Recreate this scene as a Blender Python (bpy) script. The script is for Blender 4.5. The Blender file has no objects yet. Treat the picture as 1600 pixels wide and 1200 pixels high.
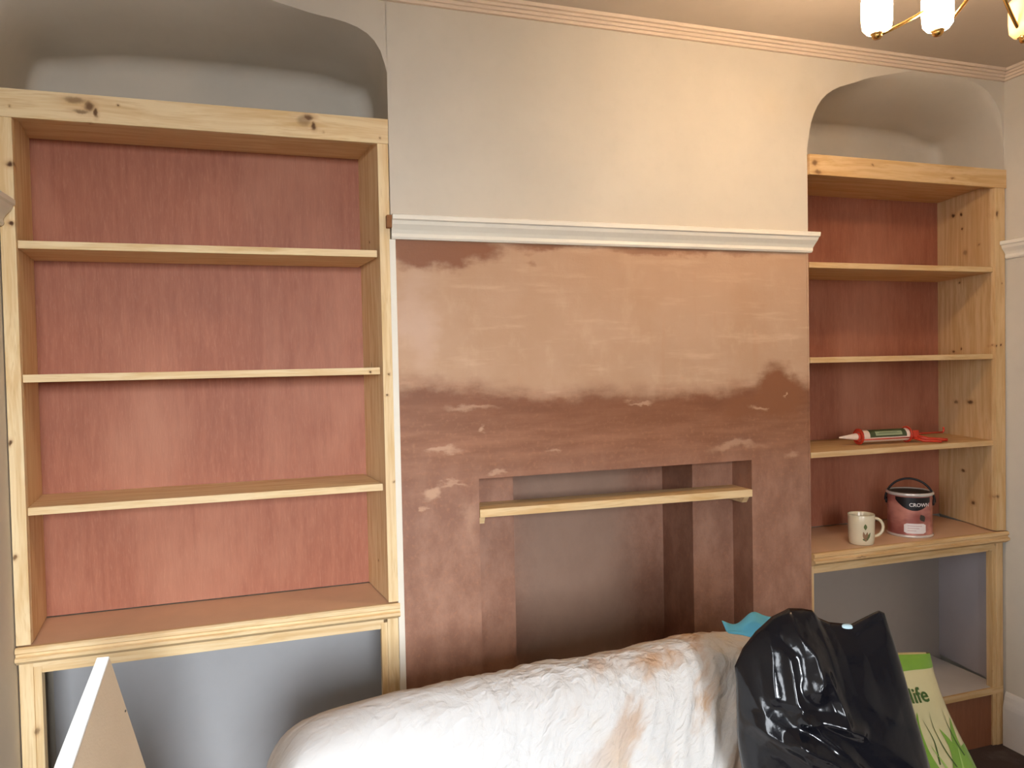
import bpy, bmesh, math, random
from mathutils import Vector, Matrix, noise

random.seed(7)
SC = bpy.context.scene
COL = SC.collection

# ------------------------------------------------------------------ camera
CAM_C = Vector((-.3389, -2.1523, 1.5367))
YAW, PITCH, ROLL, FPX = .3119, .0255, -.0207, 1154.5
_f = Vector((math.sin(YAW)*math.cos(PITCH), math.cos(YAW)*math.cos(PITCH), -math.sin(PITCH)))
_r = Vector((math.cos(YAW), -math.sin(YAW), 0))
_u = _r.cross(_f)
_r, _u = _r*math.cos(ROLL)+_u*math.sin(ROLL), -_r*math.sin(ROLL)+_u*math.cos(ROLL)
cd = bpy.data.cameras.new('camera')
cam = bpy.data.objects.new('camera', cd)
COL.objects.link(cam)
cd.sensor_fit = 'HORIZONTAL'; cd.sensor_width = 36.0
cd.lens = FPX/1600*36.0
cd.clip_start = .02
m3 = Matrix((_r, _u, -_f)).transposed()
cam.matrix_world = Matrix.Translation(CAM_C) @ m3.to_4x4()
SC.camera = cam


def at(u, v, x=None, y=None, z=None, d=None):
    """point of the room seen at pixel (u, v) on a given plane"""
    q = _f + _r*((u-800)/FPX) - _u*((v-600)/FPX)
    if x is not None: t = (x-CAM_C.x)/q.x
    elif y is not None: t = (y-CAM_C.y)/q.y
    elif z is not None: t = (z-CAM_C.z)/q.z
    else: t = d
    return CAM_C + q*t

# ------------------------------------------------------------------ world, lights, exposure
SC.view_settings.view_transform = 'Standard'
SC.view_settings.look = 'None'
SC.view_settings.gamma = 1.0
SC.view_settings.use_curve_mapping = False
SC.view_settings.exposure = 0.12
wd = bpy.data.worlds.new('world'); SC.world = wd; wd.use_nodes = True
bg = wd.node_tree.nodes['Background']
bg.inputs[0].default_value = (.72, .83, 1.0, 1); bg.inputs[1].default_value = .8

DAY_W = 420.0
DAY_R = 1850.0
BULB = 112.0
# bright overcast sky seen through the window behind the camera
la = bpy.data.lights.new('window_daylight', 'AREA'); la.shape = 'RECTANGLE'
la.size = 3.2; la.size_y = 2.4; la.energy = DAY_W; la.color = (.90, .95, 1.0)
lo = bpy.data.objects.new('window_daylight', la); COL.objects.link(lo)
lo.location = (-2.45, -4.2, 2.15)
lo.rotation_euler = (Vector((.2, 0, .8))-lo.location).to_track_quat('-Z', 'Y').to_euler()

lb = bpy.data.lights.new('rear_window_daylight', 'AREA'); lb.shape = 'RECTANGLE'
lb.size = 3.4; lb.size_y = 2.8; lb.energy = DAY_R; lb.color = (.90, .95, 1.0)
lq = bpy.data.objects.new('rear_window_daylight', lb); COL.objects.link(lq)
lq.location = (.1, -7.3, 3.0)
lq.rotation_euler = (Vector((.0, 0, 1.0))-lq.location).to_track_quat('-Z', 'Y').to_euler()

# ------------------------------------------------------------------ node helpers
def srgb(r, g, b):
    f = lambda c: (c/255/12.92) if c/255 <= .04045 else ((c/255+.055)/1.055)**2.4
    return (f(r), f(g), f(b), 1)


class NT:
    def __init__(s, name):
        s.m = bpy.data.materials.new(name); s.m.use_nodes = True
        s.t = s.m.node_tree; s.b = s.t.nodes['Principled BSDF']; s.out = s.t.nodes['Material Output']
    def n(s, typ, **kw):
        o = s.t.nodes.new(typ)
        for k, v in kw.items(): setattr(o, k, v)
        return o
    def l(s, a, b): s.t.links.new(a, b)
    def setin(s, sock, v):
        if hasattr(v, 'is_output'): s.l(v, sock)
        else: sock.default_value = v
    def math(s, op, a, b=None, c=None, clamp=False):
        o = s.n('ShaderNodeMath', operation=op); o.use_clamp = clamp
        s.setin(o.inputs[0], a)
        if b is not None: s.setin(o.inputs[1], b)
        if c is not None: s.setin(o.inputs[2], c)
        return o.outputs[0]
    def vm(s, op, a, b=None):
        o = s.n('ShaderNodeVectorMath', operation=op)
        s.setin(o.inputs[0], a)
        if b is not None: s.setin(o.inputs[1], b)
        return o.outputs['Value'] if op in ('LENGTH', 'DOT_PRODUCT') else o.outputs[0]
    def pos(s): return s.n('ShaderNodeNewGeometry').outputs['Position']
    def objc(s): return s.n('ShaderNodeTexCoord').outputs['Object']
    def noise(s, vec, scale, detail=4, rough=.55, mul=(1, 1, 1)):
        v = s.vm('MULTIPLY', vec, mul) if mul != (1, 1, 1) else vec
        o = s.n('ShaderNodeTexNoise'); s.l(v, o.inputs['Vector'])
        o.inputs['Scale'].default_value = scale; o.inputs['Detail'].default_value = detail
        o.inputs['Roughness'].default_value = rough
        return o
    def mr(s, v, a, b, c=0., d=1., smooth=True):
        o = s.n('ShaderNodeMapRange'); o.interpolation_type = 'SMOOTHSTEP' if smooth else 'LINEAR'
        s.setin(o.inputs[0], v)
        for i, k in enumerate((a, b, c, d)): s.setin(o.inputs[1+i], k)
        return o.outputs[0]
    def mix(s, f, a, b, mode='MIX'):
        o = s.n('ShaderNodeMix', data_type='RGBA', blend_type=mode)
        s.setin(o.inputs[0], f); s.setin(o.inputs[6], a); s.setin(o.inputs[7], b)
        return o.outputs[2]
    def blobs(s, vec, lst):
        """lst: (centre, radii, strength, softness) -> max of ellipsoid masks"""
        acc = None
        for c, r, st, so in lst:
            q = s.vm('MULTIPLY', s.vm('SUBTRACT', vec, tuple(c)), tuple(1/k for k in r))
            v = s.mr(s.vm('LENGTH', q), 1-so, 1.0, st, 0.0)
            acc = v if acc is None else s.math('MAXIMUM', acc, v)
        return acc
    def bump(s, h, dist=.002, strength=1.):
        o = s.n('ShaderNodeBump'); s.l(h, o.inputs['Height'])
        o.inputs['Distance'].default_value = dist; o.inputs['Strength'].default_value = strength
        s.l(o.outputs[0], s.b.inputs['Normal'])
    def fin(s, col=None, rough=.6, metal=0., spec=.3):
        if col is not None: s.setin(s.b.inputs['Base Color'], col)
        s.setin(s.b.inputs['Roughness'], rough); s.b.inputs['Metallic'].default_value = metal
        s.b.inputs['Specular IOR Level'].default_value = spec
        return s.m


def plain(name, col, rough=.5, metal=0., spec=.4, nscale=40, var=.06, bump=0.):
    t = NT(name); p = t.objc()
    n = t.noise(p, nscale).outputs['Fac']
    a = tuple(max(0, c*(1-var)) for c in col[:3])+(1,); b = tuple(min(1, c*(1+var)) for c in col[:3])+(1,)
    c = t.mix(n, a, b)
    if bump: t.bump(n, bump)
    return t.fin(c, rough, metal, spec)


def mat_paint(name, col, var=.05, bump=.0006, rough=.7):
    t = NT(name); p = t.pos()
    n1 = t.noise(p, 1.7, 5).outputs['Fac']; n2 = t.noise(p, 26, 4).outputs['Fac']
    a = tuple(c*(1-var) for c in col[:3])+(1,); b = tuple(min(1, c*(1+var)) for c in col[:3])+(1,)
    c = t.mix(t.mr(n1, .3, .7), a, b)
    c = t.mix(t.math('MULTIPLY', t.mr(n2, .45, .75), .08), c, (col[0]*.75, col[1]*.74, col[2]*.72, 1))
    t.bump(n2, bump)
    return t.fin(c, rough, 0, .25)


def mat_pine(name, knots, grain='Z', tint=(1, 1, 1)):
    t = NT(name); p = t.pos()
    mul = {'Z': (1, 1, .07), 'X': (.07, 1, 1), 'Y': (1, .07, 1)}[grain]
    w = t.noise(p, 2.5, 2, .5).outputs['Color']
    pw = t.vm('ADD', t.vm('MULTIPLY', p, mul), t.vm('MULTIPLY', w, (.03, .03, .03)))
    g1 = t.noise(pw, 55, 3, .6).outputs['Fac']
    g2 = t.noise(pw, 190, 2, .6).outputs['Fac']
    big = t.noise(p, 3.0, 2).outputs['Fac']
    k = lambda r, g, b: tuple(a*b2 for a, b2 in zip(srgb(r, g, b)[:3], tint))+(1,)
    c = t.mix(t.mr(g1, .35, .68), k(238, 214, 170), k(220, 186, 134))
    c = t.mix(t.math('MULTIPLY', t.mr(g2, .5, .75), .30), c, k(190, 145, 90))
    c = t.mix(t.math('MULTIPLY', t.mr(big, .4, .7), .35), c, k(232, 200, 158))
    if knots:
        pk = t.vm('ADD', p, t.vm('MULTIPLY', t.vm('SUBTRACT', t.noise(p, 45, 3).outputs['Color'], (.5, .5, .5)), (.014, .014, .014)))
        halo = t.blobs(pk, [(c0, tuple(q*2.4 for q in r), s*.6, .9) for c0, r, s in knots])
        core = t.blobs(pk, [(c0, tuple(q*1.25 for q in r), s, .6) for c0, r, s in knots])
        c = t.mix(halo, c, k(178, 122, 72))
        c = t.mix(core, c, srgb(84, 52, 26))
    t.bump(g1, .0006)
    return t.fin(c, .62, 0, .25)


def mat_ply(name, a, b, lighter):
    t = NT(name); p = t.pos()
    g = t.noise(p, 60, 5, .7, (1, 1, .10)).outputs['Fac']
    g2 = t.noise(p, 260, 3, .7, (1, 1, .12)).outputs['Fac']
    big = t.noise(p, 3.2, 4, .6, (1, 1, .45)).outputs['Fac']
    c = t.mix(t.mr(g, .12, .88), a, b)
    c = t.mix(t.math('MULTIPLY', t.mr(big, .42, .72), .55), c, lighter)
    c = t.mix(t.math('MULTIPLY', t.mr(g2, .5, .75), .28), c, lighter)
    t.bump(g2, .0004)
    return t.fin(c, .55, 0, .3)


# ------------------------------------------------------------------ mesh helpers
def setp(o, label=None, cat=None, group=None, kind=None):
    if label: o['label'] = label
    if cat: o['category'] = cat
    if group: o['group'] = group
    if kind: o['kind'] = kind
    return o


def empty(name, loc, label, cat, group=None):
    o = bpy.data.objects.new(name, None); COL.objects.link(o); o.location = loc
    o.empty_display_size = .05
    return setp(o, label, cat, group)


def rootof(o):
    v = Vector((0, 0, 0))
    while o is not None:
        v += o.location; o = o.parent
    return v


def mesh(name, verts, faces, mat, parent=None, smooth=False, loc=None, uvs=None):
    """verts in world space; stored relative to the parent (or to loc)"""
    base = rootof(parent) if parent else Vector(loc or (0, 0, 0))
    me = bpy.data.meshes.new(name)
    me.from_pydata([tuple(Vector(v)-base) for v in verts], [], faces)
    me.validate()
    bm = bmesh.new(); bm.from_mesh(me); bmesh.ops.recalc_face_normals(bm, faces=bm.faces)
    bm.to_mesh(me); bm.free()
    if smooth:
        for p in me.polygons: p.use_smooth = True
    me.materials.append(mat)
    o = bpy.data.objects.new(name, me); COL.objects.link(o)
    if parent: o.parent = parent
    else: o.location = base
    return o


def bmobj(name, bm, mat, parent=None, smooth=False, loc=None):
    base = rootof(parent) if parent else Vector(loc or (0, 0, 0))
    bmesh.ops.translate(bm, verts=bm.verts, vec=-base)
    me = bpy.data.meshes.new(name); bm.to_mesh(me); bm.free()
    if smooth:
        for p in me.polygons: p.use_smooth = True
    me.materials.append(mat)
    o = bpy.data.objects.new(name, me); COL.objects.link(o)
    if parent: o.parent = parent
    else: o.location = base
    return o


def add_hexa(bm, c8, bev=0.):
    """c8: function (i,j,k)->corner for i,j,k in 0,1"""
    vs = {}
    for i in (0, 1):
        for j in (0, 1):
            for k in (0, 1): vs[i, j, k] = bm.verts.new(c8(i, j, k))
    q = [((0,0,0),(0,1,0),(1,1,0),(1,0,0)), ((0,0,1),(1,0,1),(1,1,1),(0,1,1)),
         ((0,0,0),(1,0,0),(1,0,1),(0,0,1)), ((0,1,0),(0,1,1),(1,1,1),(1,1,0)),
         ((0,0,0),(0,0,1),(0,1,1),(0,1,0)), ((1,0,0),(1,1,0),(1,1,1),(1,0,1))]
    fs = [bm.faces.new([vs[a] for a in f]) for f in q]
    if bev:
        es = list({e for f in fs for e in f.edges})
        bmesh.ops.bevel(bm, geom=es, offset=bev, segments=2, affect='EDGES', profile=.6)


def box(name, x0, x1, y0, y1, z0, z1, mat, parent=None, bev=.0015, fn=None, loc=None):
    bm = bmesh.new()
    def c(i, j, k):
        v = Vector(((x0, x1)[i], (y0, y1)[j], (z0, z1)[k]))
        return fn(v) if fn else v
    add_hexa(bm, c, bev)
    bmesh.ops.recalc_face_normals(bm, faces=bm.faces)
    return bmobj(name, bm, mat, parent, loc=loc)


def prism_x(name, prof, x0, x1, mat, parent=None, fn0=None, fn1=None, loc=None):
    """profile of (y, z) swept along x; ends may be shifted with fn0/fn1(y,z)->dx"""
    n = len(prof); vs = []
    for y, z in prof: vs.append((x0+(fn0(y, z) if fn0 else 0), y, z))
    for y, z in prof: vs.append((x1+(fn1(y, z) if fn1 else 0), y, z))
    fs = [(i, (i+1) % n, n+(i+1) % n, n+i) for i in range(n)]
    fs += [tuple(range(n)), tuple(range(2*n-1, n-1, -1))]
    return mesh(name, vs, fs, mat, parent, loc=loc)


def prism_y(name, prof, y0, y1, mat, parent=None, loc=None):
    n = len(prof)
    vs = [(x, y0, z) for x, z in prof]+[(x, y1, z) for x, z in prof]
    fs = [(i, (i+1) % n, n+(i+1) % n, n+i) for i in range(n)]
    fs += [tuple(range(n)), tuple(range(2*n-1, n-1, -1))]
    return mesh(name, vs, fs, mat, parent, loc=loc)


def add_tube(bm, pts, r, seg=12, caps=True, closed=False):
    pts = [Vector(p) for p in pts]; n = len(pts); rings = []
    rr = r if isinstance(r, (list, tuple)) else [r]*n
    up = None
    for i, p in enumerate(pts):
        if closed: d = (pts[(i+1) % n]-pts[i-1]).normalized()
        else: d = (pts[min(i+1, n-1)]-pts[max(i-1, 0)]).normalized()
        if up is None:
            a = Vector((0, 0, 1)) if abs(d.z) < .9 else Vector((1, 0, 0))
            up = d.cross(a).normalized()
        up = (up-d*up.dot(d)).normalized()
        w = d.cross(up)
        rings.append([bm.verts.new(p+(up*math.cos(2*math.pi*k/seg)+w*math.sin(2*math.pi*k/seg))*rr[i]) for k in range(seg)])
    m = n if closed else n-1
    for i in range(m):
        a, b = rings[i], rings[(i+1) % n]
        for k in range(seg):
            bm.faces.new((a[k], a[(k+1) % seg], b[(k+1) % seg], b[k]))
    if caps and not closed:
        bm.faces.new(rings[0][::-1]); bm.faces.new(rings[-1])


def tube(name, pts, r, mat, parent=None, seg=12, smooth=True, loc=None, closed=False):
    bm = bmesh.new(); add_tube(bm, pts, r, seg, closed=closed)
    bmesh.ops.recalc_face_normals(bm, faces=bm.faces)
    o = bmobj(name, bm, mat, parent, smooth, loc)
    return o


def lathe(name, prof, c, mat, parent=None, seg=40, axis=Vector((0, 0, 1)), loc=None, smooth=True, a0=0, a1=2*math.pi):
    """prof: (radius, height) list around axis through c"""
    axis = axis.normalized()
    e1 = axis.cross(Vector((0, 1, 0)) if abs(axis.y) < .9 else Vector((1, 0, 0))).normalized(); e2 = axis.cross(e1)
    vs, fs = [], []
    full = abs(a1-a0-2*math.pi) < 1e-6
    ns = seg if full else seg+1
    for r, h in prof:
        for k in range(ns):
            a = a0+(a1-a0)*k/seg
            vs.append(Vector(c)+axis*h+(e1*math.cos(a)+e2*math.sin(a))*max(r, 1e-5))
    for i in range(len(prof)-1):
        for k in range(seg):
            k2 = (k+1) % ns
            fs.append((i*ns+k, i*ns+k2, (i+1)*ns+k2, (i+1)*ns+k))
    o = mesh(name, vs, fs, mat, parent, smooth, loc)
    return o


def text_verts(body, size=1.0, bold=False):
    cu = bpy.data.curves.new('lettering', 'FONT'); cu.body = body; cu.size = size
    cu.resolution_u = 3
    if bold: cu.offset = .018*size
    ob = bpy.data.objects.new('lettering', cu); COL.objects.link(ob)
    dg = bpy.context.evaluated_depsgraph_get(); dg.update()
    me = bpy.data.meshes.new_from_object(ob.evaluated_get(dg))
    bm = bmesh.new(); bm.from_mesh(me)
    bmesh.ops.triangulate(bm, faces=bm.faces)
    vs = [(v.co.x, v.co.y) for v in bm.verts]; bm.verts.index_update()
    fs = [tuple(v.index for v in f.verts) for f in bm.faces]
    bm.free(); bpy.data.objects.remove(ob); bpy.data.meshes.remove(me); bpy.data.curves.remove(cu)
    return vs, fs

# ------------------------------------------------------------------ materials of the room
PAINT = mat_paint('grey_white_wall_paint', srgb(208, 199, 184))
PAINT_IN = mat_paint('grey_alcove_paint', srgb(186, 184, 182))
CEIL = mat_paint('ceiling_paint', srgb(206, 192, 176))
GLOSS = mat_paint('white_trim_paint', srgb(236, 229, 214), .04, .0008, .42)
COVM = mat_paint('cornice_paint', srgb(224, 204, 182), .04, .0006, .6)
PLY = mat_ply('reddish_plywood', srgb(152, 92, 70), srgb(176, 112, 86), srgb(200, 142, 114))
DARKPLY = mat_ply('brown_plinth_board', srgb(128, 80, 55), srgb(150, 96, 68), srgb(160, 106, 78))


def mat_plaster():
    t = NT('damp_pink_plaster'); p = t.pos()
    w1 = t.vm('SUBTRACT', t.noise(p, 5, 5, .6).outputs['Color'], (.5, .5, .5))
    w2 = t.vm('SUBTRACT', t.noise(p, 30, 4, .6, (.4, 1, 1.3)).outputs['Color'], (.5, .5, .5))
    pd = t.vm('ADD', p, t.vm('ADD', t.vm('MULTIPLY', w1, (.20, 0, .13)), t.vm('MULTIPLY', w2, (.06, 0, .045))))
    sx = t.n('ShaderNodeSeparateXYZ'); t.l(pd, sx.inputs[0]); X, Z = sx.outputs[0], sx.outputs[2]
    fine = t.noise(p, 70, 4, .6).outputs['Fac']
    streak = t.noise(p, 16, 4, .6, (.22, 1, 1.6)).outputs['Fac']
    vert = t.noise(p, 14, 4, .6, (1.6, 1, .2)).outputs['Fac']
    big = t.noise(p, 3.5, 4, .6).outputs['Fac']
    # tide line of the damp: higher at the left end
    e1 = t.mr(X, .0, .40, 1.475, 1.435)
    e2 = t.mr(X, .55, 1.0, 0, -.02)
    e3 = t.mr(X, 1.05, 1.35, 0, .03)
    edge = t.math('ADD', t.math('ADD', e1, e2), e3)
    dz = t.math('SUBTRACT', edge, Z)
    wet = t.mr(dz, -.060, .030)
    rim = t.math('MULTIPLY', t.mr(dz, -.01, .02), t.mr(dz, .02, .13, 1, 0))
    low = t.mr(Z, 1.33, 1.08)                      # drier again lower down
    def P(u, v): q = at(u, v, y=0); return (q.x, 0, q.z)
    dark = t.blobs(pd, [(P(685, 386), (.20, 9, .085), 1, .35), (P(860, 380), (.24, 9, .036), .9, .6),
                        (P(1050, 388), (.5, 9, .028), .7, .7), (P(1215, 608), (.125, 9, .12), 1, .4),
                        (P(1160, 640), (.12, 9, .05), .8, .7), (P(830, 412), (.022, 9, .018), .4, .9)])
    pale = t.blobs(pd, [(P(690, 708), (.085, 9, .018), .75, .6), (P(735, 640), (.10, 9, .014), .5, .8),
                        (P(672, 766), (.045, 9, .025), .85, .6), (P(710, 757), (.07, 9, .010), .6, .8),
                        (P(750, 672), (.016, 9, .014), .7, .7), (P(660, 792), (.016, 9, .016), .7, .7),
                        (P(780, 738), (.04, 9, .012), .6, .7), (P(870, 706), (.03, 9, .009), .55, .8),
                        (P(1185, 640), (.045, 9, .010), .7, .7), (P(1150, 700), (.14, 9, .018), .55, .8),
                        (P(1235, 705), (.06, 9, .022), .6, .8), (P(1005, 628), (.06, 9, .010), .7, .8),
                        (P(1065, 588), (.010, 9, .016), .7, .8), (P(1180, 527), (.012, 9, .02), .6, .8),
                        (P(1226, 615), (.006, 9, .012), .8, .6), (P(740, 810), (.03, 9, .08), .3, .9)])
    pink = t.blobs(pd, [(P(655, 500), (.10, 9, .22), .5, .8)])
    dry = t.mix(t.mr(big, .35, .65), srgb(196, 162, 134), srgb(190, 154, 124))
    dry = t.mix(t.math('MULTIPLY', t.mr(streak, .52, .72), .5), dry, srgb(220, 186, 156))
    dry = t.mix(t.math('MULTIPLY', t.mr(vert, .55, .75), .3), dry, srgb(190, 144, 110))
    dry = t.mix(pink, dry, srgb(216, 186, 168))
    wetc = t.mix(t.mr(streak, .35, .7), srgb(138, 92, 66), srgb(160, 110, 82))
    mott = t.noise(p, 11, 5, .65, (1, 1, .6)).outputs['Fac']
    lowc = t.mix(t.mr(mott, .35, .68), srgb(146, 104, 84), srgb(170, 128, 106))
    wetc = t.mix(low, wetc, lowc)
    wetc = t.mix(t.math('MULTIPLY', t.mr(fine, .5, .75), .35), wetc, srgb(190, 132, 98))
    dry = t.mix(t.math('MULTIPLY', t.mr(mott, .5, .7), .35), dry, srgb(212, 180, 150))
    dry = t.mix(t.mr(Z, 1.62, 1.90, 0, .4), dry, srgb(182, 144, 114))
    c = t.mix(wet, dry, wetc)
    c = t.mix(t.math('MULTIPLY', rim, .6), c, srgb(124, 76, 48))
    c = t.mix(dark, c, srgb(140, 90, 60))
    c = t.mix(pale, c, srgb(202, 162, 132))
    # mortar-grey centre of the back of the recess
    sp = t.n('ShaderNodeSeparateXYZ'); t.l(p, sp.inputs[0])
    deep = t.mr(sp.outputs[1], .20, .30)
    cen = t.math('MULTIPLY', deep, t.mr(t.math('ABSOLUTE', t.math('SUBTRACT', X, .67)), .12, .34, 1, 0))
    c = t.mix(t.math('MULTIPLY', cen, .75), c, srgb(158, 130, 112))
    h = t.math('ADD', t.math('MULTIPLY', streak, .6), t.math('MULTIPLY', fine, .4))
    t.bump(h, .0035, .6)
    r = t.mr(t.math('MAXIMUM', wet, dark), 0, 1, .8, .52)
    return t.fin(c, r, 0, .35)


PLASTER = mat_plaster()

# carpet
t = NT('dark_carpet'); p = t.pos()
n = t.noise(p, 300, 4, .8).outputs['Fac']; n2 = t.noise(p, 9, 3).outputs['Fac']
c = t.mix(n, srgb(62, 52, 50), srgb(112, 98, 94)); c = t.mix(t.math('MULTIPLY', t.mr(n2, .5, .8), .3), c, srgb(150, 140, 132))
t.bump(n, .004); CARPET = t.fin(c, .95, 0, .1)

# ------------------------------------------------------------------ room shell
XL, XR, ZC, YREAR = -.979, 2.3765, 2.622, -4.0
def struct(o): o['kind'] = 'structure'; return o
struct(box('floor', XL-.1, XR+.2, YREAR-.1, .6, -.08, 0, CARPET, bev=0))
struct(box('ceiling', XL-.1, XR+.2, YREAR-.1, .6, ZC, ZC+.1, CEIL, bev=0))
struct(box('wall_right', XR, XR+.12, YREAR, -.0, 0, ZC, PAINT, bev=0))

# left wall with the window (beside and behind the camera) that lets the daylight in
bm = bmesh.new()
WY0, WY1, WZ0, WZ1 = -3.65, -1.75, .72, 2.30
for a in ((YREAR, WY0, 0, ZC), (WY1, .0, 0, ZC), (WY0, WY1, 0, WZ0), (WY0, WY1, WZ1, ZC)):
    add_hexa(bm, lambda i, j, k, a=a: Vector(((XL-.12, XL)[i], (a[0], a[1])[j], (a[2], a[3])[k])))
struct(bmobj('wall_left', bm, PAINT))
RX0, RX1 = -.90, .22
bm = bmesh.new()
for a in ((XL-.12, RX0, 0, ZC), (RX1, XR+.12, 0, ZC), (RX0, RX1, 0, WZ0), (RX0, RX1, WZ1, ZC)):
    add_hexa(bm, lambda i, j, k, a=a: Vector(((a[0], a[1])[i], (YREAR-.15, YREAR)[j], (a[2], a[3])[k])))
struct(bmobj('wall_rear', bm, PAINT))
wf = NT('thin_window_glass'); tb = wf.n('ShaderNodeBsdfTransparent'); gb = wf.n('ShaderNodeBsdfGlossy'); gb.inputs['Roughness'].default_value = .02
fr = wf.n('ShaderNodeFresnel'); mx = wf.n('ShaderNodeMixShader'); wf.l(fr.outputs[0], mx.inputs[0]); wf.l(tb.outputs[0], mx.inputs[1]); wf.l(gb.outputs[0], mx.inputs[2])
wf.l(mx.outputs[0], wf.out.inputs[0]); WG = wf.m
bm = bmesh.new()
for a in ((WY0, WY0+.06, WZ0, WZ1), (WY1-.06, WY1, WZ0, WZ1), (WY0, WY1, WZ0, WZ0+.06), (WY0, WY1, WZ1-.06, WZ1), (-2.73, -2.67, WZ0, WZ1)):
    add_hexa(bm, lambda i, j, k, a=a: Vector(((XL-.10, XL-.05)[i], (a[0], a[1])[j], (a[2], a[3])[k])))
w = struct(bmobj('window_1', bm, GLOSS, loc=(XL, -2.7, WZ0)))
box('pane', XL-.080, XL-.074, WY0+.05, WY1-.05, WZ0+.05, WZ1-.05, WG, w, bev=0)

bm = bmesh.new()
for a in ((RX0, RX0+.06, WZ0, WZ1), (RX1-.06, RX1, WZ0, WZ1), (RX0, RX1, WZ0, WZ0+.06), (RX0, RX1, WZ1-.06, WZ1)):
    add_hexa(bm, lambda i, j, k, a=a: Vector(((a[0], a[1])[i], (YREAR-.10, YREAR-.05)[j], (a[2], a[3])[k])))
w = struct(bmobj('window_2', bm, GLOSS, loc=((RX0+RX1)/2, YREAR, WZ0)))
box('pane', RX0+.05, RX1-.05, YREAR-.080, YREAR-.074, WZ0+.05, WZ1-.05, WG, w, bev=0)

# chimney breast: damp plaster below the rail, painted wall above
bm = bmesh.new()
def hx(x0, x1, y0, y1, z0, z1):
    add_hexa(bm, lambda i, j, k: Vector(((x0, x1)[i], (y0, y1)[j], (z0, z1)[k])))
OX0, OX1, OZ = .243, 1.212, 1.195
hx(.004, OX0, 0, .50, 0, 1.93); hx(OX1, 1.454, 0, .50, 0, 1.93); hx(OX0, OX1, 0, .50, OZ, 1.93)
hx(OX0, .388, .114, .50, 0, OZ); hx(1.049, OX1, .114, .50, 0, OZ); hx(.388, 1.049, .326, .50, 0, OZ)
bmesh.ops.recalc_face_normals(bm, faces=bm.faces)
struct(bmobj('wall_chimney_breast', bm, PLASTER))


def alcove(name, cx, sgn, pts, xw, xwb, D, zend):
    """lining of an alcove: front outline pts (chimney side upwards, across, down the wall side),
    lofted back with a soft lintel edge and a rounded back corner"""
    # resample outline
    P = [Vector((a, b)) for a, b in pts]
    out = []
    for i in range(len(P)-1):
        n = max(1, int((P[i+1]-P[i]).length/.03))
        for k in range(n): out.append(P[i].lerp(P[i+1], k/n))
    out.append(P[-1])
    # smooth
    for _ in range(3):
        out = [out[0]]+[(out[i-1]+out[i]*2+out[i+1])/4 for i in range(1, len(out)-1)]+[out[-1]]
    for q in out:
        if abs(q.x-cx) < .0035 : q.x = cx
    N = len(out)
    nor = []
    for i in range(N):
        d = (out[min(i+1, N-1)]-out[max(i-1, 0)]).normalized()
        nn = Vector((d.y, -d.x))*sgn
        nor.append(nn)
    # section: (inset, depth)
    def sec(i):
        p = out[i]
        top = max(0, min(1, (p.y-2.44)/.06))
        far = max(0, min(1, (abs(p.x-cx)-.20)/.32))
        soft = max(top*far, max(0, min(1, (abs(p.x-xw)-.0)/.02))*max(0, min(1, (p.y-2.36)/.06)) if abs(p.x-cx) > .5 else 0)
        soft *= abs(nor[i].y)**1.5
        rf = .001+.059*soft; rd = rf*(1+1.4*soft)
        rb = .012+.036*max(0, min(1, (p.y-2.26)/.08))
        drop = .045*top
        s = []
        for k in range(13):
            t_ = (k/12)**1.5
            s.append((-rf*(1-(1-(1-t_)**2.5)**.6)+drop*t_**1.3*.999, (D-rb)*t_*.985))
        for k in range(7):
            a = math.pi/2*k/6
            s.append((drop+rb*(1-math.cos(a)), D-rb+rb*math.sin(a)))
        return s
    vs, fs = [], []
    M = len(sec(0))
    for i in range(N):
        f = max(0, min(1, abs(out[i].x-cx)/abs(xw-cx)))    # 0 chimney side, 1 wall side
        for ins, dep in sec(i):
            q = out[i]+nor[i]*ins
            vs.append((q.x+(xwb-xw)*f*dep/D, dep, max(q.y, 0)))
    for i in range(N-1):
        for k in range(M-1):
            fs.append((i*M+k, i*M+k+1, (i+1)*M+k+1, (i+1)*M+k))
    fs.append(tuple(i*M+M-1 for i in range(N)))
    struct(mesh('wall_alcove_'+name, vs, fs, PAINT_IN if False else PAINT, smooth=True))
    # front of the lintel: strip from the outline up to the ceiling
    vs, fs = [], []
    for i in range(N):
        q = out[i]-nor[i]*(-sec(i)[0][0])
        vs.append((q.x, 0, q.y))
        zz = ZC
        xx = q.x
        vs.append((xx, 0, zz)); 
    idx = [i for i in range(N) if out[i].y > 1.98]
    for a, b in zip(idx[:-1], idx[1:]):
        if abs(vs[a*2][0]-vs[b*2][0]) > 1e-5: fs.append((a*2, b*2, b*2+1, a*2+1))
    return vs, fs


# one painted front above the chimney rail and over both alcoves
LP = [(-.004, 0), (-.004, 1.2), (-.004, 2.0), (-.004, 2.38), (-.009, 2.42), (-.030, 2.478), (-.082, 2.512), (-.187, 2.528), (-.40, 2.532), (-.75, 2.525),
      (-.88, 2.50), (-.955, 2.44), (-.977, 2.36), (-.978, 2.0), (-.978, 1.2), (-.978, 0)]
RP = [(1.455, 0), (1.455, 1.2), (1.455, 2.0), (1.456, 2.27), (1.470, 2.366), (1.515, 2.452), (1.592, 2.500), (1.705, 2.528), (1.90, 2.536), (2.15, 2.53),
      (2.28, 2.505), (2.35, 2.44), (2.375, 2.35), (2.376, 2.0), (2.376, 1.2), (2.376, 0)]
v1, f1 = alcove('left', -.004, 1*-1, LP, -.978, -1.00, .34, 2.5)
v2, f2 = alcove('right', 1.455, 1, RP, 2.376, 2.44, .36, 2.5)
o1 = [v for v in v1]; 
up = [(-.004, 0, 1.931), (1.455, 0, 1.931), (1.455, 0, ZC), (-.004, 0, ZC)]
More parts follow.
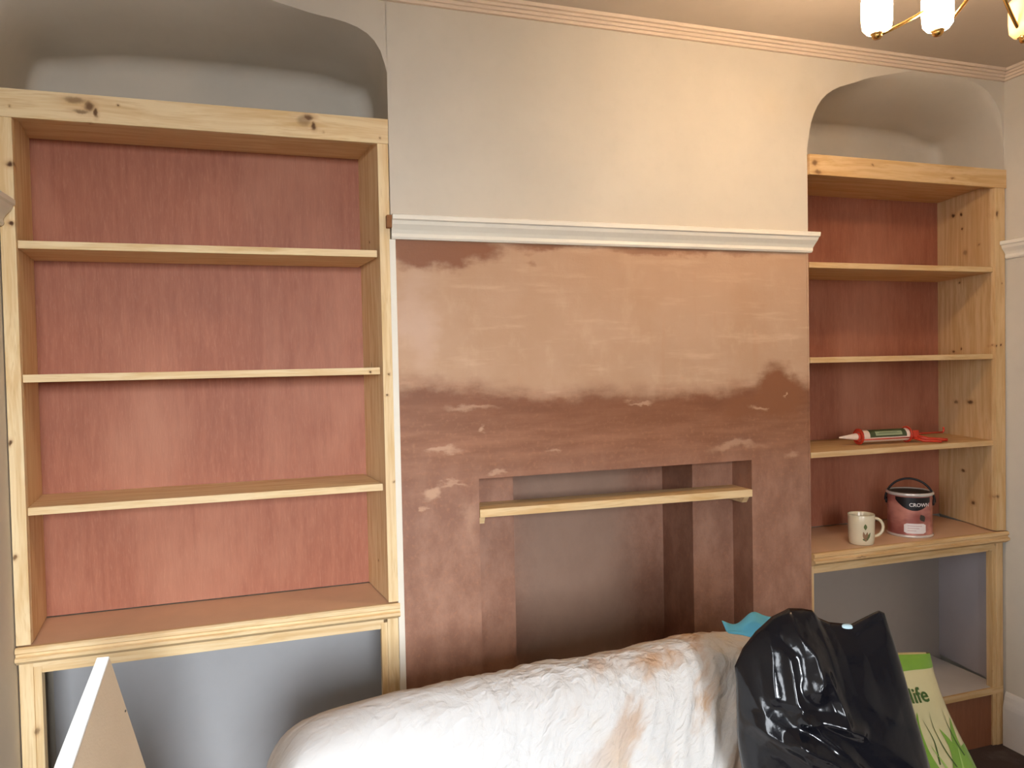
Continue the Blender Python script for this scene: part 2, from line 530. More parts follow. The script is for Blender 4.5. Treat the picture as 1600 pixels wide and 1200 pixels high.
vs = v1+v2+up
fs = f1+[tuple(i+len(v1) for i in f) for f in f2]
b = len(v1)+len(v2)
fs.append((b, b+1, b+2, b+3))
front = mesh('wall_front', vs, fs, PAINT); struct(front)
bm = bmesh.new(); bm.from_mesh(front.data)
bmesh.ops.delete(bm, geom=[v for v in bm.verts if not v.link_faces], context='VERTS')
bm.to_mesh(front.data); bm.free()

# inner faces of the alcove below the counter are a cooler grey paint: lining boards, the right pair with light and shade in the colour
# picture rails
RAIL = [(.002, 1.908), (-.010, 1.908), (-.014, 1.914), (-.012, 1.924), (-.018, 1.934), (-.030, 1.948), (-.034, 1.958), (-.040, 1.961), (-.040, 1.973), (-.036, 1.976), (.002, 1.978)]
tr = prism_x('trim_1', RAIL, -.004, 1.462, GLOSS, fn1=lambda y, z: (z-1.908)*.22)
struct(tr)
BROWN = plain('raw_rail_end', srgb(150, 100, 60), .8, var=.3, nscale=90)
box('broken_end', -.019, -.004, -.026, -.002, 1.938, 1.974, BROWN, tr, bev=.002)
RR = [(XR+.002-0, z) if y > 0 else (XR+y, z) for y, z in RAIL]
def rail_y(name, side, y0, y1):
    prof = [((XR+y) if side > 0 else (XL-y), z) for y, z in RAIL]
    return struct(prism_y(name, prof, y0, y1, GLOSS))
rail_y('trim_2', 1, YREAR, -.012)
rail_y('trim_3', -1, YREAR, -.012)
# stepped cornice strip along wall and ceiling
COV = [(.004, 2.590), (-.010, 2.590), (-.013, 2.598), (-.020, 2.598), (-.023, 2.606), (-.031, 2.606), (-.034, 2.613), (-.044, 2.613), (-.048, 2.6235), (.004, 2.6235)]
struct(prism_x('trim_4', COV, XL, XR, COVM))
struct(prism_y('trim_5', [(XR+y, z) for y, z in COV], YREAR, 0, COVM))
struct(prism_y('trim_6', [(XL-y, z) for y, z in COV], YREAR, 0, COVM))
# white bead down the left corner of the chimney breast
struct(box('trim_7', -.010, .008, -.007, .006, 0, 1.908, GLOSS, bev=.002))
# thin plaster arris on the right corner
struct(box('trim_8', 1.447, 1.4545, -.0015, .02, 0, 1.908, PLASTER, bev=.0007))
# skirting right
SK = [(XR+.002, 0), (XR-.020, 0), (XR-.020, .150), (XR-.017, .165), (XR-.012, .178), (XR-.010, .195), (XR-.005, .208), (XR+.002, .212)]
SKM = mat_paint('chalky_skirting_paint', srgb(228, 222, 214), .1, .002, .6)
struct(prism_y('baseboard_right', SK, YREAR, -.001, SKM))
SKL = [(XL-(a-XR), z) for a, z in SK]
struct(prism_y('baseboard_left', SKL, YREAR, -.02, SKM))

# ------------------------------------------------------------------ bookcases
def K(u, v, y, r, s=.9):
    q = at(u, v, y=y); return ((q.x, q.y, q.z), r, s)
def KS(u, v, x, r, s=.9):
    q = at(u, v, x=x); return ((q.x, q.y, q.z), r, s)
nail = (.0035, .01, .0035)
KL = [K(118, 158, 0, (.028, .02, .010), .55), K(140, 168, 0, (.012, .02, .016), .8), K(128, 176, 0, (.02, .02, .006), .6), K(150, 178, 0, (.005, .02, .012), .9),
      K(482, 185, 0, (.014, .02, .010), .85), K(490, 198, 0, (.006, .02, .012), .9), K(475, 190, 0, (.022, .02, .016), .45), K(18, 168, 0, nail), K(186, 166, 0, nail), K(505, 208, 0, nail),
      K(16, 257, 0, (.008, .02, .008), 1), K(18, 350, 0, (.006, .02, .006), 1), K(17, 692, 0, (.004, .02, .008), .9), K(25, 870, 0, (.005, .02, .008), .8),
      K(593, 216, 0, nail), K(604, 618, 0, (.005, .01, .003)), K(578, 581, .0, nail), K(607, 585, 0, nail), K(616, 752, 0, nail),
      K(143 * .4, 1145, 0, (.007, .02, .010), .6), K(52, 985, 0, nail), K(140, 195, .0, (.006, .02, .004), .7), K(445, 750, 0, (.008, .02, .004), .5),
      KS(578, 378, -.05, (.01, .004, .004)), KS(575, 680, -.05, (.01, .003, .003)), KS(594, 875, -.045, (.01, .004, .004)), KS(582, 570, -.05, (.01, .004, .008), .5)]
KR = [K(1270, 256, 0, (.014, .02, .012), .7), K(1275, 270, 0, (.018, .02, .008), .6), K(1360, 259, 0, (.006, .02, .005), .5), K(1485, 280, 0, (.010, .02, .005), .7), K(1555, 335, 0, (.006, .02, .014), .85),
      K(1554, 540, 0, (.004, .02, .005), 1), K(1561, 539, 0, (.004, .02, .005), 1), K(1556, 776, 0, (.008, .02, .008), .7), K(1562, 443, 0, nail), K(1547, 962, 0, nail), K(1547, 1045, 0, nail), K(1554, 1050, 0, nail),
      K(1548, 862, 0, nail), K(1342, 870, -.01, (.03, .02, .003), .5)]
def side_r(v):    # x of right unit's side panel inner face at given depth guess
    return 2.36
for u, v, r, s in ((1488, 337, (.05, .012, .008), .9), (1504, 335, (.05, .007, .007), .95), (1505, 358, (.05, .005, .005), .8), (1540, 383, (.05, .009, .004), .7), (1500, 442, (.05, .007, .005), .7),
                   (1488, 549, (.05, .010, .005), .75), (1504, 545, (.05, .006, .005), .8), (1493, 628, (.05, .012, .007), .6), (1522, 628, (.05, .020, .008), .85), (1507, 735, (.05, .012, .005), .8),
                   (1528, 785, (.05, .014, .009), .85), (1512, 395, (.05, .012, .012), .4), (1490, 690, (.05, .02, .01), .3)):
    KR.append(KS(u, v, 2.37, r, s))
PINE_LX = mat_pine('pine_left_across', KL, 'X'); PINE_LZ = mat_pine('pine_left_upright', KL, 'Z')
PINE_RX_DIM = mat_pine('pine_right_across_dimmed', KR, 'X', (.84, .75, .66)); PINE_RZ_DIM = mat_pine('pine_right_upright_dimmed', KR, 'Z', (.84, .75, .66))  # same wood, tinted darker and warmer: dimmer right-hand light put into the colour
MDF = plain('tan_board_top', srgb(222, 184, 150), .55, nscale=12, var=.08)

def bookcase(x0, x1, xi0, xi1, xb0, xb1, D, YF, XM, ZM, label, s, low, right):
    """x0..x1 outer face frame, xi0..xi1 opening, xb0..xb1 opening at the back"""
    R = empty('bookcase', ((x0+x1)/2, D/2, 0), label, 'bookcase')
    def sp(v, side):            # splay: inner surfaces follow the alcove walls
        f = (v.y-YF)/(D-YF)
        return Vector((v.x+(((xb0-xi0), (xb1-xi1))[side])*f, v.y, v.z))
    def spall(v):
        f = (v.y-YF)/(D-YF); g = (v.x-xi0)/(xi1-xi0)
        return Vector((v.x+((xb0-xi0)*(1-g)+(xb1-xi1)*g)*f, v.y, v.z))
    box('top_rail', x0-.001, x1+(.006 if right else .001), YF-.020, YF, 2.180, 2.251, XM, R)
    box('top_panel', xi0-.012, xi1+.012, YF+.001, D, 2.196, 2.214, XM, R, fn=spall)
    if right: box('stile', x0, x0+.022, YF+.028, YF+.044, .853, 2.180, ZM, R)
    else: box('stile', x0, xi0, YF-.018, YF, .853, 2.180, ZM, R)
    box('stile', xi1, x1, YF-.018, YF, .853, 2.180, ZM, R)
    box('side_panel', xi0-(.016 if not right else 0), xi0+(0 if not right else .012), YF+(.045 if right else 0), D, .852, 2.196, ZM, R, fn=lambda v: sp(v, 0))
    box('side_panel', xi1-.0, xi1+.016, YF, D, .852, 2.196, ZM, R, fn=lambda v: sp(v, 1))
    box('back_panel', xi0-.014, xi1+.014, D, D+.008, .852, 2.213, PLY, R, fn=spall, bev=0)
    for k, z in enumerate(s):
        box('shelf', xi0+.0005, xi1-(.008 if not right else .0005), YF-.010, D-.001, z-.020, z, XM, R, fn=spall)
    # counter: tan board with a moulded pine nosing
    box('counter', x0-.000, x1+.002, YF-.006, D+.006, .826, .848, MDF, R, bev=.001)
    nose = [(YF-.006, .848), (YF-.020, .849), (YF-.026, .845), (YF-.027, .836), (YF-.021, .832), (YF-.022, .826), (YF-.030, .823), (YF-.030, .815), (YF-.020, .808), (YF-.012, .803), (YF-.006, .803)]
    prism_x('nosing', nose, x0-(.001 if not right else .002), x1+(.006 if right else .001), XM, R)
    pw = .013 if right else .032
    # base: posts, rail, inner bead
    zb = low
    box('base_rail', x0+pw, x1-.045, YF-.006, YF+.016, .790, .826, XM, R)
    pw = .013 if right else .032
    for a, b_ in ((x0, x0+pw), (x1-.034, x1)):
        box('base_post', a, b_, YF-.004, YF+.030, zb, .803, ZM, R)
    if not right: box('inner_bead', x0+.032, x0+.050, YF-.001, YF+.026, zb, .790, ZM, R)
    box('inner_bead', x1-.052, x1-.034, YF-.001, YF+.026, zb, .790, ZM, R)
    box('inner_bead', x0+(.050 if not right else pw), x1-.052, YF-.001, YF+.026, .772, .790, XM, R)
    box('base_board', x0+.002, x1-.002, YF+.004, D+.07, .212, .230, CHALK, R, bev=.001)
    box('base_lip', x0+.002, x1-.002, YF-.006, YF+.004, .206, .232, XM, R)
    box('plinth', x0+.004, x1-.004, YF+.006, YF+.022, 0, .206, DARKPLY, R, bev=0)
    # painted lining of the open base
    yb = D+.006 if right else D+.070
    box('base_back', x0-.0, x1+(.05 if right else 0), yb, yb+.006, .20, .826, GREY_SHADED if right else GREYIN, R, bev=0)
    if right: box('base_side', x1-.006, x1-.0, YF+.032, yb, .231, .826, GREY_LIT, R, bev=0, fn=lambda v: Vector((v.x+.045*(v.y-YF)/D, v.y, v.z)))
    return R
CHALK = mat_paint('chalky_base_board', srgb(214, 208, 204), .1, .001, .7)
GREY_SHADED = mat_paint('shaded_grey_lining', srgb(162, 150, 140), .05, .0004, .7)  # darker copy of the lining grey, shade from the bags put into its colour
GREY_LIT = mat_paint('lit_grey_lining', srgb(182, 174, 176), .05, .0004, .7)  # lighter copy for the window-facing side, its light put into the colour
GREYIN = mat_paint('cool_grey_lining', srgb(172, 172, 174), .05, .0004, .7)

bookcase(-.976, -.007, -.943, -.038, -.968, -.066, .232, .012, PINE_LX, PINE_LZ,
         'wide empty raw pine bookcase filling the left alcove beside the chimney breast, reddish plywood back', (1.876, 1.538, 1.200), 0, False)
bookcase(1.4575, 2.369, 1.4580, 2.318, 1.458, 2.404, .330, .010, PINE_RX_DIM, PINE_RZ_DIM,
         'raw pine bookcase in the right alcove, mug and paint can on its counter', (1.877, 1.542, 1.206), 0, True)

# ------------------------------------------------------------------ shelf in the fireplace opening
PS = mat_pine('pine_fireplace_shelf', [], 'X', (1.0, .95, .88))
fs_ = empty('shelf', ((OX0+OX1)/2, .05, 1.073), 'loose pine shelf board across the top of the plastered fireplace opening', 'shelf')
box('board', OX0+.001, OX1-.001, -.004, .112, 1.077, 1.102, PS, fs_, fn=lambda v: Vector((v.x, v.y, v.z-(v.x-OX0)/.97*.008)))
for xa, xb_ in ((OX0+.0005, OX0+.018), (OX1-.020, OX1-.0005)):
    prof = [(.010, 1.073), (.030, 1.045), (.105, 1.045), (.105, 1.073)] if xa > 1 else [(.002, 1.076), (.012, 1.056), (.06, 1.056), (.06, 1.076)]
    prism_x('batten', prof, xa, xb_, PS, fs_)

# ------------------------------------------------------------------ mug
CREAM = plain('cream_glazed_ceramic', srgb(222, 208, 178), .18, spec=.5, var=.02)
MC = Vector((1.722, .050, .8485))
mug = empty('mug', MC, 'cream mug with small green and brown plant picture, on the right bookcase counter', 'mug')
lathe('body', [(0, .002), (.036, .002), (.039, 0), (.042, .003), (.0445, .02), (.0455, .06), (.0465, .108), (.0455, .111), (.0440, .108), (.0425, .06), (.040, .012), (0, .010)], MC, CREAM, mug)
hd = Vector((.94, -.33, 0)).normalized()
hp = [MC+hd*.042+Vector((0, 0, .092))]
for k in range(9):
    a = math.pi/2-math.pi*k/8
    hp.append(MC+hd*(.046+.034*math.cos(a))+Vector((0, 0, .060+.034*math.sin(a))))
hp.append(MC+hd*.040+Vector((0, 0, .022)))
tube('handle', hp, .0055, CREAM, mug, 10)
GRN = plain('green_print', srgb(92, 104, 60), .4); BRN = plain('brown_print', srgb(146, 108, 78), .4)
def cyl_decal(name, pts2, faces, c, r, ang0, mat, parent, eps=.0006):
    """pts2: (arc length, height) wrapped on a cylinder"""
    vs = []
    for s, h in pts2:
        a = ang0+s/r
        vs.append(c+Vector((math.cos(a)*(r+eps), math.sin(a)*(r+eps), h)))
    return mesh(name, vs, faces, mat, parent)
def grid2(w, h, nx, ny, f):
    vs, fs = [], []
    for j in range(ny+1):
        for i in range(nx+1): vs.append(f(i/nx, j/ny))
    for j in range(ny):
        for i in range(nx): a = j*(nx+1)+i; fs.append((a, a+1, a+nx+2, a+nx+1))
    return vs, fs
camdir = math.atan2(CAM_C.y-MC.y, CAM_C.x-MC.x)
def leafshape(cx, cy, w, h, tilt=0):
    def f(u, v):
        x = (u-.5)*w*math.sin(math.pi*min(max(v, .02), .98)); y = (v-.5)*h
        return (cx+x*math.cos(tilt)-y*math.sin(tilt), cy+x*math.sin(tilt)+y*math.cos(tilt))
    return grid2(1, 1, 4, 6, f)
v_, f_ = leafshape(.014, .070, .012, .022); cyl_decal('print_leaf', v_, f_, MC, .0462, camdir, GRN, mug)
for cx, cy, w_, h_, ti, mt in ((.010, .036, .010, .034, .2, BRN), (.018, .034, .012, .036, -.15, BRN), (.026, .036, .009, .030, -.4, GRN), (.014, .024, .02, .012, 0, GRN)):
    v_, f_ = leafshape(cx, cy, w_, h_, ti); cyl_decal('print_leaf', v_, f_, MC, .0452, camdir, mt, mug)

# ------------------------------------------------------------------ paint can
PC = Vector((2.003, .100, .8485))
CANR = .078
can = empty('paint_can', PC, 'copper-pink paint can with black and white label and raised wire handle on the right counter', 'paint can')
t = NT('copper_pink_tin'); p_ = t.objc(); n_ = t.noise(p_, 9, 3, .5, (1, 1, 2)).outputs['Fac']
COPPER = t.fin(t.mix(t.mr(n_, .35, .65), srgb(158, 92, 84), srgb(206, 142, 128)), .3, .25, .5)
TINW = plain('pale_tin_rim', srgb(220, 212, 205), .25, .4, .5)
DARKP = plain('dark_lid', srgb(66, 56, 48), .4)
BLACKP = plain('black_plastic', srgb(26, 20, 22), .35)
WHITEP = plain('white_label', srgb(232, 222, 220), .4)
lathe('body', [(0, .002), (CANR-.004, .002), (CANR-.001, .0), (CANR+.001, .003), (CANR, .008), (CANR, .155), (CANR+.001, .160)], PC, COPPER, can, 56)
lathe('rim', [(CANR+.001, .157), (CANR+.005, .160), (CANR+.0055, .166), (CANR+.003, .170), (CANR-.003, .169), (CANR-.005, .160)], PC, TINW, can, 56)
lathe('base_rim', [(CANR, .010), (CANR+.003, .008), (CANR+.0035, .003), (CANR+.002, .0005), (CANR-.002, .0005)], PC, TINW, can, 56)
lathe('lid', [(CANR-.004, .166), (CANR-.010, .162), (CANR-.014, .158), (0, .158)], PC, DARKP, can, 56)
ca = math.atan2(CAM_C.y-PC.y, CAM_C.x-PC.x)
# black crescent label below the rim with lettering
def cres(u, v):
    s = -.052+u*.132; top = .154; bot = top-.006-.044*math.sin(math.pi*min(1, u*.92+.02))**.8
    return (s, bot+(top-bot)*v)
v_, f_ = grid2(1, 1, 20, 4, cres); cyl_decal('label', v_, f_, PC, CANR, ca, BLACKP, can)
can.children[-1]['label'] = 'black crescent label with white capitals'
tv, tf = text_verts('CROWN', .019, True)
cyl_decal('lettering', [(x-.002, y+.120) for x, y in tv], tf, PC, CANR, ca, WHITEP, can, .0012)
def pan(u, v):
    s = -.020+u*.078; r_ = .30*min(1, .0001+min(u, 1-u)*9)
    h = .038*(.72+.28*min(1, min(u, 1-u)*8)); return (s, .036+(v-.5)*h)
v_, f_ = grid2(1, 1, 16, 3, pan); cyl_decal('label', v_, f_, PC, CANR, ca, WHITEP, can)
PALE = plain('pale_print', srgb(200, 160, 160), .4)
for k in range(3):
    v_, f_ = grid2(1, 1, 8, 1, lambda u, v: (-.008+u*(.05-.01*k), .045-k*.009+v*.0022)); cyl_decal('print_line', v_, f_, PC, CANR, ca, PALE, can, .0012)
v_, f_ = leafshape(.045, .076, .022, .030, .5); cyl_decal('print_brush', v_, f_, PC, CANR, ca, DARKP, can)
# upright bail handle with its ears
hd = Vector((math.cos(ca+math.pi/2), math.sin(ca+math.pi/2), 0))
hp = []
for k in range(25):
    a = math.pi*k/24
    hp.append(PC+hd*(-.085*math.cos(a))+Vector((0, .0, .128+.088*math.sin(a)))+Vector((.02, .02, 0))*math.sin(a)*0)
tube('handle', hp, .0042, BLACKP, can, 10)
for sg in (-1, 1):
    lathe('ear', [(0, .0), (.012, .0), (.013, .003), (.009, .007), (0, .008)], PC+hd*sg*CANR+Vector((0, 0, .128)), BLACKP, can, 16, axis=hd*sg)

# ------------------------------------------------------------------ caulking gun with cartridge
RED = plain('red_enamel', srgb(196, 62, 40), .35); OFFW = plain('offwhite_plastic', srgb(232, 208, 190), .3)
LG = plain('dark_green_label', srgb(64, 74, 44), .4); LG2 = plain('pale_green_label', srgb(150, 160, 124), .4)
g0 = Vector((1.772, .110, 1.2382)); g1 = Vector((2.030, .095, 1.2382))
ax = (g1-g0).normalized(); zz = Vector((0, 0, 1)); sd = ax.cross(zz)
cart = empty('sealant_cartridge', (g0+g1)/2-Vector((0, 0, .0245)), 'white sealant cartridge with green label and pointed nozzle on a right bookcase shelf', 'sealant tube')
lathe('tube', [(0, .0), (.0235, .0), (.0245, .003), (.0235, .008), (.0235, .205), (.0245, .210), (.0235, .213), (0, .213)], g0, OFFW, cart, 32, ax)
lathe('nozzle', [(.0135, -.012), (.0125, -.020), (.003, -.088), (.0015, -.089), (0, -.089)], g0, OFFW, cart, 20, ax)
cart.children[-1]['label'] = 'tapered pointed nozzle'
lathe('collar', [(.015, .0), (.016, -.004), (.015, -.013), (.010, -.014)], g0, RED, cart, 24, ax)
e1 = ax.cross(Vector((0, 1, 0))).normalized(); e2 = ax.cross(e1)
# angle that points up and towards the room
def tube_decal(name, s0, s1, a0, a1, mat, par, r=.0241):
    vs, fs = [], []
    for i in range(7):
        for j in range(9):
            a = a0+(a1-a0)*j/8
            d = Vector((0, -1, 0))*math.cos(a)+zz*math.sin(a)
            d = (d-ax*d.dot(ax)).normalized()
            vs.append(g0+ax*(s0+(s1-s0)*i/6)+d*r)
    for i in range(6):
        for j in range(8): q = i*9+j; fs.append((q, q+1, q+10, q+9))
    return mesh(name, vs, fs, mat, par, smooth=True)
tube_decal('label', .030, .196, -.15, 1.5, LG, cart)
tube_decal('label', .055, .175, .12, .82, LG2, cart, .0245)
for k in range(2): tube_decal('print_line', .062+.01*k, .165-.012*k, .38+.17*k, .44+.17*k, LG, cart, .0249)
gun = empty('caulking_gun', g1-Vector((0, 0, .0305)), 'red metal caulking gun lying on a right bookcase shelf, holding the sealant cartridge', 'caulking gun')
def ring(c, R_, r_, name, par):
    pts = [c+(e1*math.cos(2*math.pi*k/28)+e2*math.sin(2*math.pi*k/28))*R_ for k in range(28)]
    return tube(name, pts, r_, RED, par, 8, closed=True)
ring(g0+ax*(-.003), .0285, .0025, 'front_ring', gun)
lathe('front_plate', [(.018, -.004), (.0285, -.004), (.0285, -.0015), (.018, -.0015), (.018, -.004)], g0, RED, gun, 28, ax)
ring(g0+ax*.215, .0285, .003, 'rear_ring', gun)
for sg in (-1, 1):
    a = g0+sd*.0275*sg-zz*.010
    tube('rail', [a+ax*(-.003), a+ax*.216], .0022, RED, gun, 8)
lathe('rear_plate', [(0, .2145), (.029, .2145), (.030, .217), (.029, .221), (0, .221)], g0, RED, gun, 28, ax)
tube('push_rod', [g0+ax*.222, g0+ax*.385], .0035, RED, gun, 8)
tube('rod_hook', [g0+ax*.385, g0+ax*.392+zz*.006, g0+ax*.390+zz*.02], .0035, RED, gun, 8)
hb = g0+ax*.235
lay = Vector((0, -1, 0))          # grip lies flat, towards the room
lay = (lay-ax*lay.dot(ax)).normalized()
box('grip_block', hb.x-.014, hb.x+.030, hb.y-.012, hb.y+.012, hb.z-.018, hb.z+.014, RED, gun, .003)
tube('grip', [hb+ax*.022-zz*.010, hb+ax*.055+lay*.030-zz*.020, hb+ax*.120+lay*.052-zz*.0235], [.009, .008, .007], RED, gun, 10)
tube('trigger', [hb+ax*.0-zz*.012, hb+ax*.020+lay*.045-zz*.023, hb+ax*.070+lay*.078-zz*.0255], [.006, .005, .0045], RED, gun, 10)

# ------------------------------------------------------------------ ceiling light
BRASS = plain('polished_brass', srgb(206, 160, 92), .25, 1.0, .5, var=.05)
t = NT('lit_opal_glass'); lw = t.n('ShaderNodeLayerWeight'); lw.inputs[0].default_value = .4
em = t.n('ShaderNodeEmission'); em.inputs[1].default_value = BULB; em.inputs[0].default_value = (1, .72, .46, 1)
t.l(em.outputs[0], t.out.inputs[0]); OPAL = t.m
t = NT('lit_bulb_core'); em = t.n('ShaderNodeEmission'); em.inputs[1].default_value = BULB; em.inputs[0].default_value = (1, .76, .5, 1)
t.l(em.outputs[0], t.out.inputs[0]); CORE = t.m
AMB = NT('amber_glass'); AMB.b.inputs['Emission Color'].default_value = (1, .62, .25, 1); AMB.b.inputs['Emission Strength'].default_value = .8
AMBER = AMB.fin(srgb(236, 200, 140), .15, 0, .5)
S = [at(1370, 22, z=2.365), at(1465, 17, z=2.365), at(1601, 28, z=2.365)]
HUB = at(1548, -60, z=2.47)
S.append(HUB*2-S[0]); S[3].z = 2.365
S.append(Vector((HUB.x-.06, HUB.y-.42, 2.365))) if False else None
lamp = empty('ceiling_lamp', (HUB.x, HUB.y, ZC), 'brass ceiling light with glowing glass shades on thin curved arms', 'ceiling light')
lathe('ceiling_rose', [(0, 0), (.060, 0), (.060, -.012), (.050, -.022), (.012, -.026), (0, -.026)], Vector((HUB.x, HUB.y, ZC)), BRASS, lamp, 40)
tube('stem', [(HUB.x, HUB.y, ZC-.02), (HUB.x, HUB.y, HUB.z)], .007, BRASS, lamp)
lathe('hub', [(0, .03), (.016, .028), (.024, .012), (.026, -.004), (.020, -.018), (.008, -.028), (0, -.030)], HUB, BRASS, lamp, 32)
for k, s_ in enumerate(S[:4]):
    bot = s_+Vector((0, 0, -.052))
    mid = (HUB+bot)/2+Vector((0, 0, -.030))
    pts = []
    for i in range(13):
        a = i/12
        pts.append(HUB*(1-a)**2+mid*2*a*(1-a)+bot*a*a)
    tube('arm', pts, .0042, BRASS, lamp, 10)
    lathe('cup', [(0, -.060), (.009, -.059), (.012, -.054), (.012, -.049), (.016, -.047), (0, -.046)], s_, BRASS, lamp, 28)
    mt = AMBER if k >= 2 else OPAL
    sh = lathe('shade', [(.012, -.046), (.024, -.043), (.0325, -.032), (.0345, -.01), (.0345, .03), (.033, .042), (.031, .042), (.0325, .03), (.0325, -.01), (.030, -.032), (.012, -.044)], s_, mt, lamp, 32)
    if k >= 2: sh['label'] = 'amber glass shade glowing less than the others'
    lathe('bulb', [(0, -.040), (.010, -.038), (.012, -.020), (.020, .0), (.020, .015), (.012, .028), (0, .032)], s_, CORE if k < 2 else AMBER, sh, 20)

# ------------------------------------------------------------------ draped sofa back (dust sheet)
def mat_sheet():
    t = NT('stained_cotton_sheet'); p = t.objc()
    w = t.vm('SUBTRACT', t.noise(p, 5, 4).outputs['Color'], (.5, .5, .5))
    sx = t.n('ShaderNodeSeparateXYZ'); t.l(t.pos(), sx.inputs[0]); X = sx.outputs[0]
    # stain streaks running down to the right
    rot = t.n('ShaderNodeVectorRotate'); rot.rotation_type = 'Y_AXIS'
    t.l(t.vm('ADD', p, t.vm('MULTIPLY', w, (.10, .10, .10))), rot.inputs['Vector']); rot.inputs['Angle'].default_value = .85
    st = t.noise(rot.outputs[0], 9, 4, .55, (.35, 1, 1.7)).outputs['Fac']
    st2 = t.noise(p, 7, 3).outputs['Fac']
    m = t.math('MULTIPLY', t.mr(st, .47, .66), t.mr(X, .12, .55))
    c = t.mix(t.math('MULTIPLY', m, .9), srgb(208, 207, 206), srgb(176, 134, 94))
    c = t.mix(t.math('MULTIPLY', t.math('MULTIPLY', t.mr(st2, .55, .75), .5), t.mr(X, .2, .6)), c, srgb(232, 206, 162))
    c = t.mix(t.math('MULTIPLY', t.mr(X, .1, .75), .20), c, srgb(214, 198, 176))
    q = at(750, 1073, y=-.62)
    sp = t.blobs(t.pos(), [((q.x, q.y, q.z), (.0035, .03, .0035), .9, .3)])
    c = t.mix(sp, c, srgb(70, 50, 40))
    fo = t.noise(rot.outputs[0], 26, 4, .55, (.28, 1, 1.4)).outputs['Fac']
    fo2 = t.noise(rot.outputs[0], 11, 3, .5, (.35, 1, 1.4)).outputs['Fac']
    rid = t.math('ABSOLUTE', t.math('SUBTRACT', fo, .5)); rid2 = t.math('ABSOLUTE', t.math('SUBTRACT', fo2, .5))
    hh = t.math('MULTIPLY', t.math('ADD', t.math('MULTIPLY', rid, -.7), t.math('MULTIPLY', rid2, -1.6)), t.mr(X, -.25, .5, .25, 1))
    t.bump(hh, .024, .8)
    return t.fin(c, .9, 0, .1)
SHEET = mat_sheet()
prof = [(-.405, .0), (-.41, .35), (-.425, .62), (-.44, .74), (-.455, .79), (-.485, .832), (-.53, .850), (-.575, .850), (-.62, .836), (-.655, .806), (-.685, .76), (-.72, .69), (-.77, .58),
        (-.83, .48), (-.90, .435), (-1.10, .420), (-1.28, .405), (-1.36, .36), (-1.385, .28), (-1.40, .12), (-1.41, .0)]
def resample(P, n):
    P = [Vector(a) for a in P]
    for _ in range(2):
        Q = [P[0]]
        for a, b_ in zip(P[:-1], P[1:]): Q += [a*.75+b_*.25, a*.25+b_*.75]
        Q.append(P[-1]); P = Q
    L = [0]
    for a, b_ in zip(P[:-1], P[1:]): L.append(L[-1]+(b_-a).length)
    out = []; j = 0
    for i in range(n+1):
        s = L[-1]*i/n
        while j < len(L)-2 and L[j+1] < s: j += 1
        f = (s-L[j])/max(1e-9, L[j+1]-L[j]); out.append(P[j].lerp(P[j+1], min(1, f)))
    return out
PR = resample(prof, 210)
X0, X1 = -.415, .985
endp = [(0, .0), (.005, .4), (.022, .66), (.055, .755), (.095, .812), (.145, .842), (.22, .862), (.3, .90)]
ends = resample(endp, 46)
rows = [(X0+a.x, a.y) for a in ends]
nm = 190
xs = [X0+.3+(X1-X0-.6)*i/nm for i in range(1, nm)]
rows += [(x, .95) for x in xs]+[(X1-a.x, a.y) for a in reversed(ends)]
vs, fs = [], []
n1 = len(PR)
for i, (x, cap) in enumerate(rows):
    for j, q in enumerate(PR):
        z = min(q.y, cap) if cap < .93 else q.y
        y = q.x
        d = abs(q.y-cap)
        if d < .05: z -= (.05-d)**2/.2
        z = max(z, 0)
        v = Vector((x, y, z))
        s = j/n1*2.6
        # folds: ridges running down to the right, stronger to the right
        a = x*.80+(.95-z)*.50+(y)*.25
        amp = .0045+.012*max(0, min(1, (x+.05)/.7))
        w = noise.noise(Vector((x*3, y*3, z*3)))
        q1 = noise.noise(Vector((a*13+w*1.6, s*1.5+x*.4, 3.1)))
        q2 = noise.noise(Vector((a*31+w*2.2, s*2.7, 9.7)))
        q3 = noise.noise(v*5.5)
        q4 = noise.noise(Vector((a*62+w*3.4, s*6.5, 1.7)))
        h = (1-abs(q1)*2)*amp*1.15+(1-abs(q2)*2)*amp*.62+(1-abs(q4)*2)*amp*.25+q3*.006-amp*1.35-.003
        if z < .02: h = 0
        tp = math.exp(-((y+.56)/.07)**2)*(1 if z > .7 else 0)
        h *= 1-.75*tp
        v.z -= .040*max(0, min(1, (.5-x)/.8))*max(0, min(1, z/.8))
        # outward-ish direction
        nj = PR[min(j+1, n1-1)]-PR[max(j-1, 0)]
        nd = Vector((0, -nj.y, nj.x)); nd = -nd.normalized() if nd.length > 0 else Vector((0, 0, 1))
        if nd.z < 0 and q.y > .5 and j < n1*.5: nd = -nd
        if cap < q.y:
            nd = Vector((-1 if x < .3 else 1, 0, .6)).normalized()
        v += nd*h
        v.z = max(v.z, .0015)
        vs.append(v)
for i in range(len(rows)-1):
    for j in range(n1-1): a = i*n1+j; fs.append((a, a+1, a+n1+1, a+n1))
sheet = mesh('dust_sheet', vs, fs, SHEET, smooth=True, loc=(.3, -.9, 0))
setp(sheet, 'white dust sheet with tan stains draped over the sofa before the fireplace', 'dust sheet')

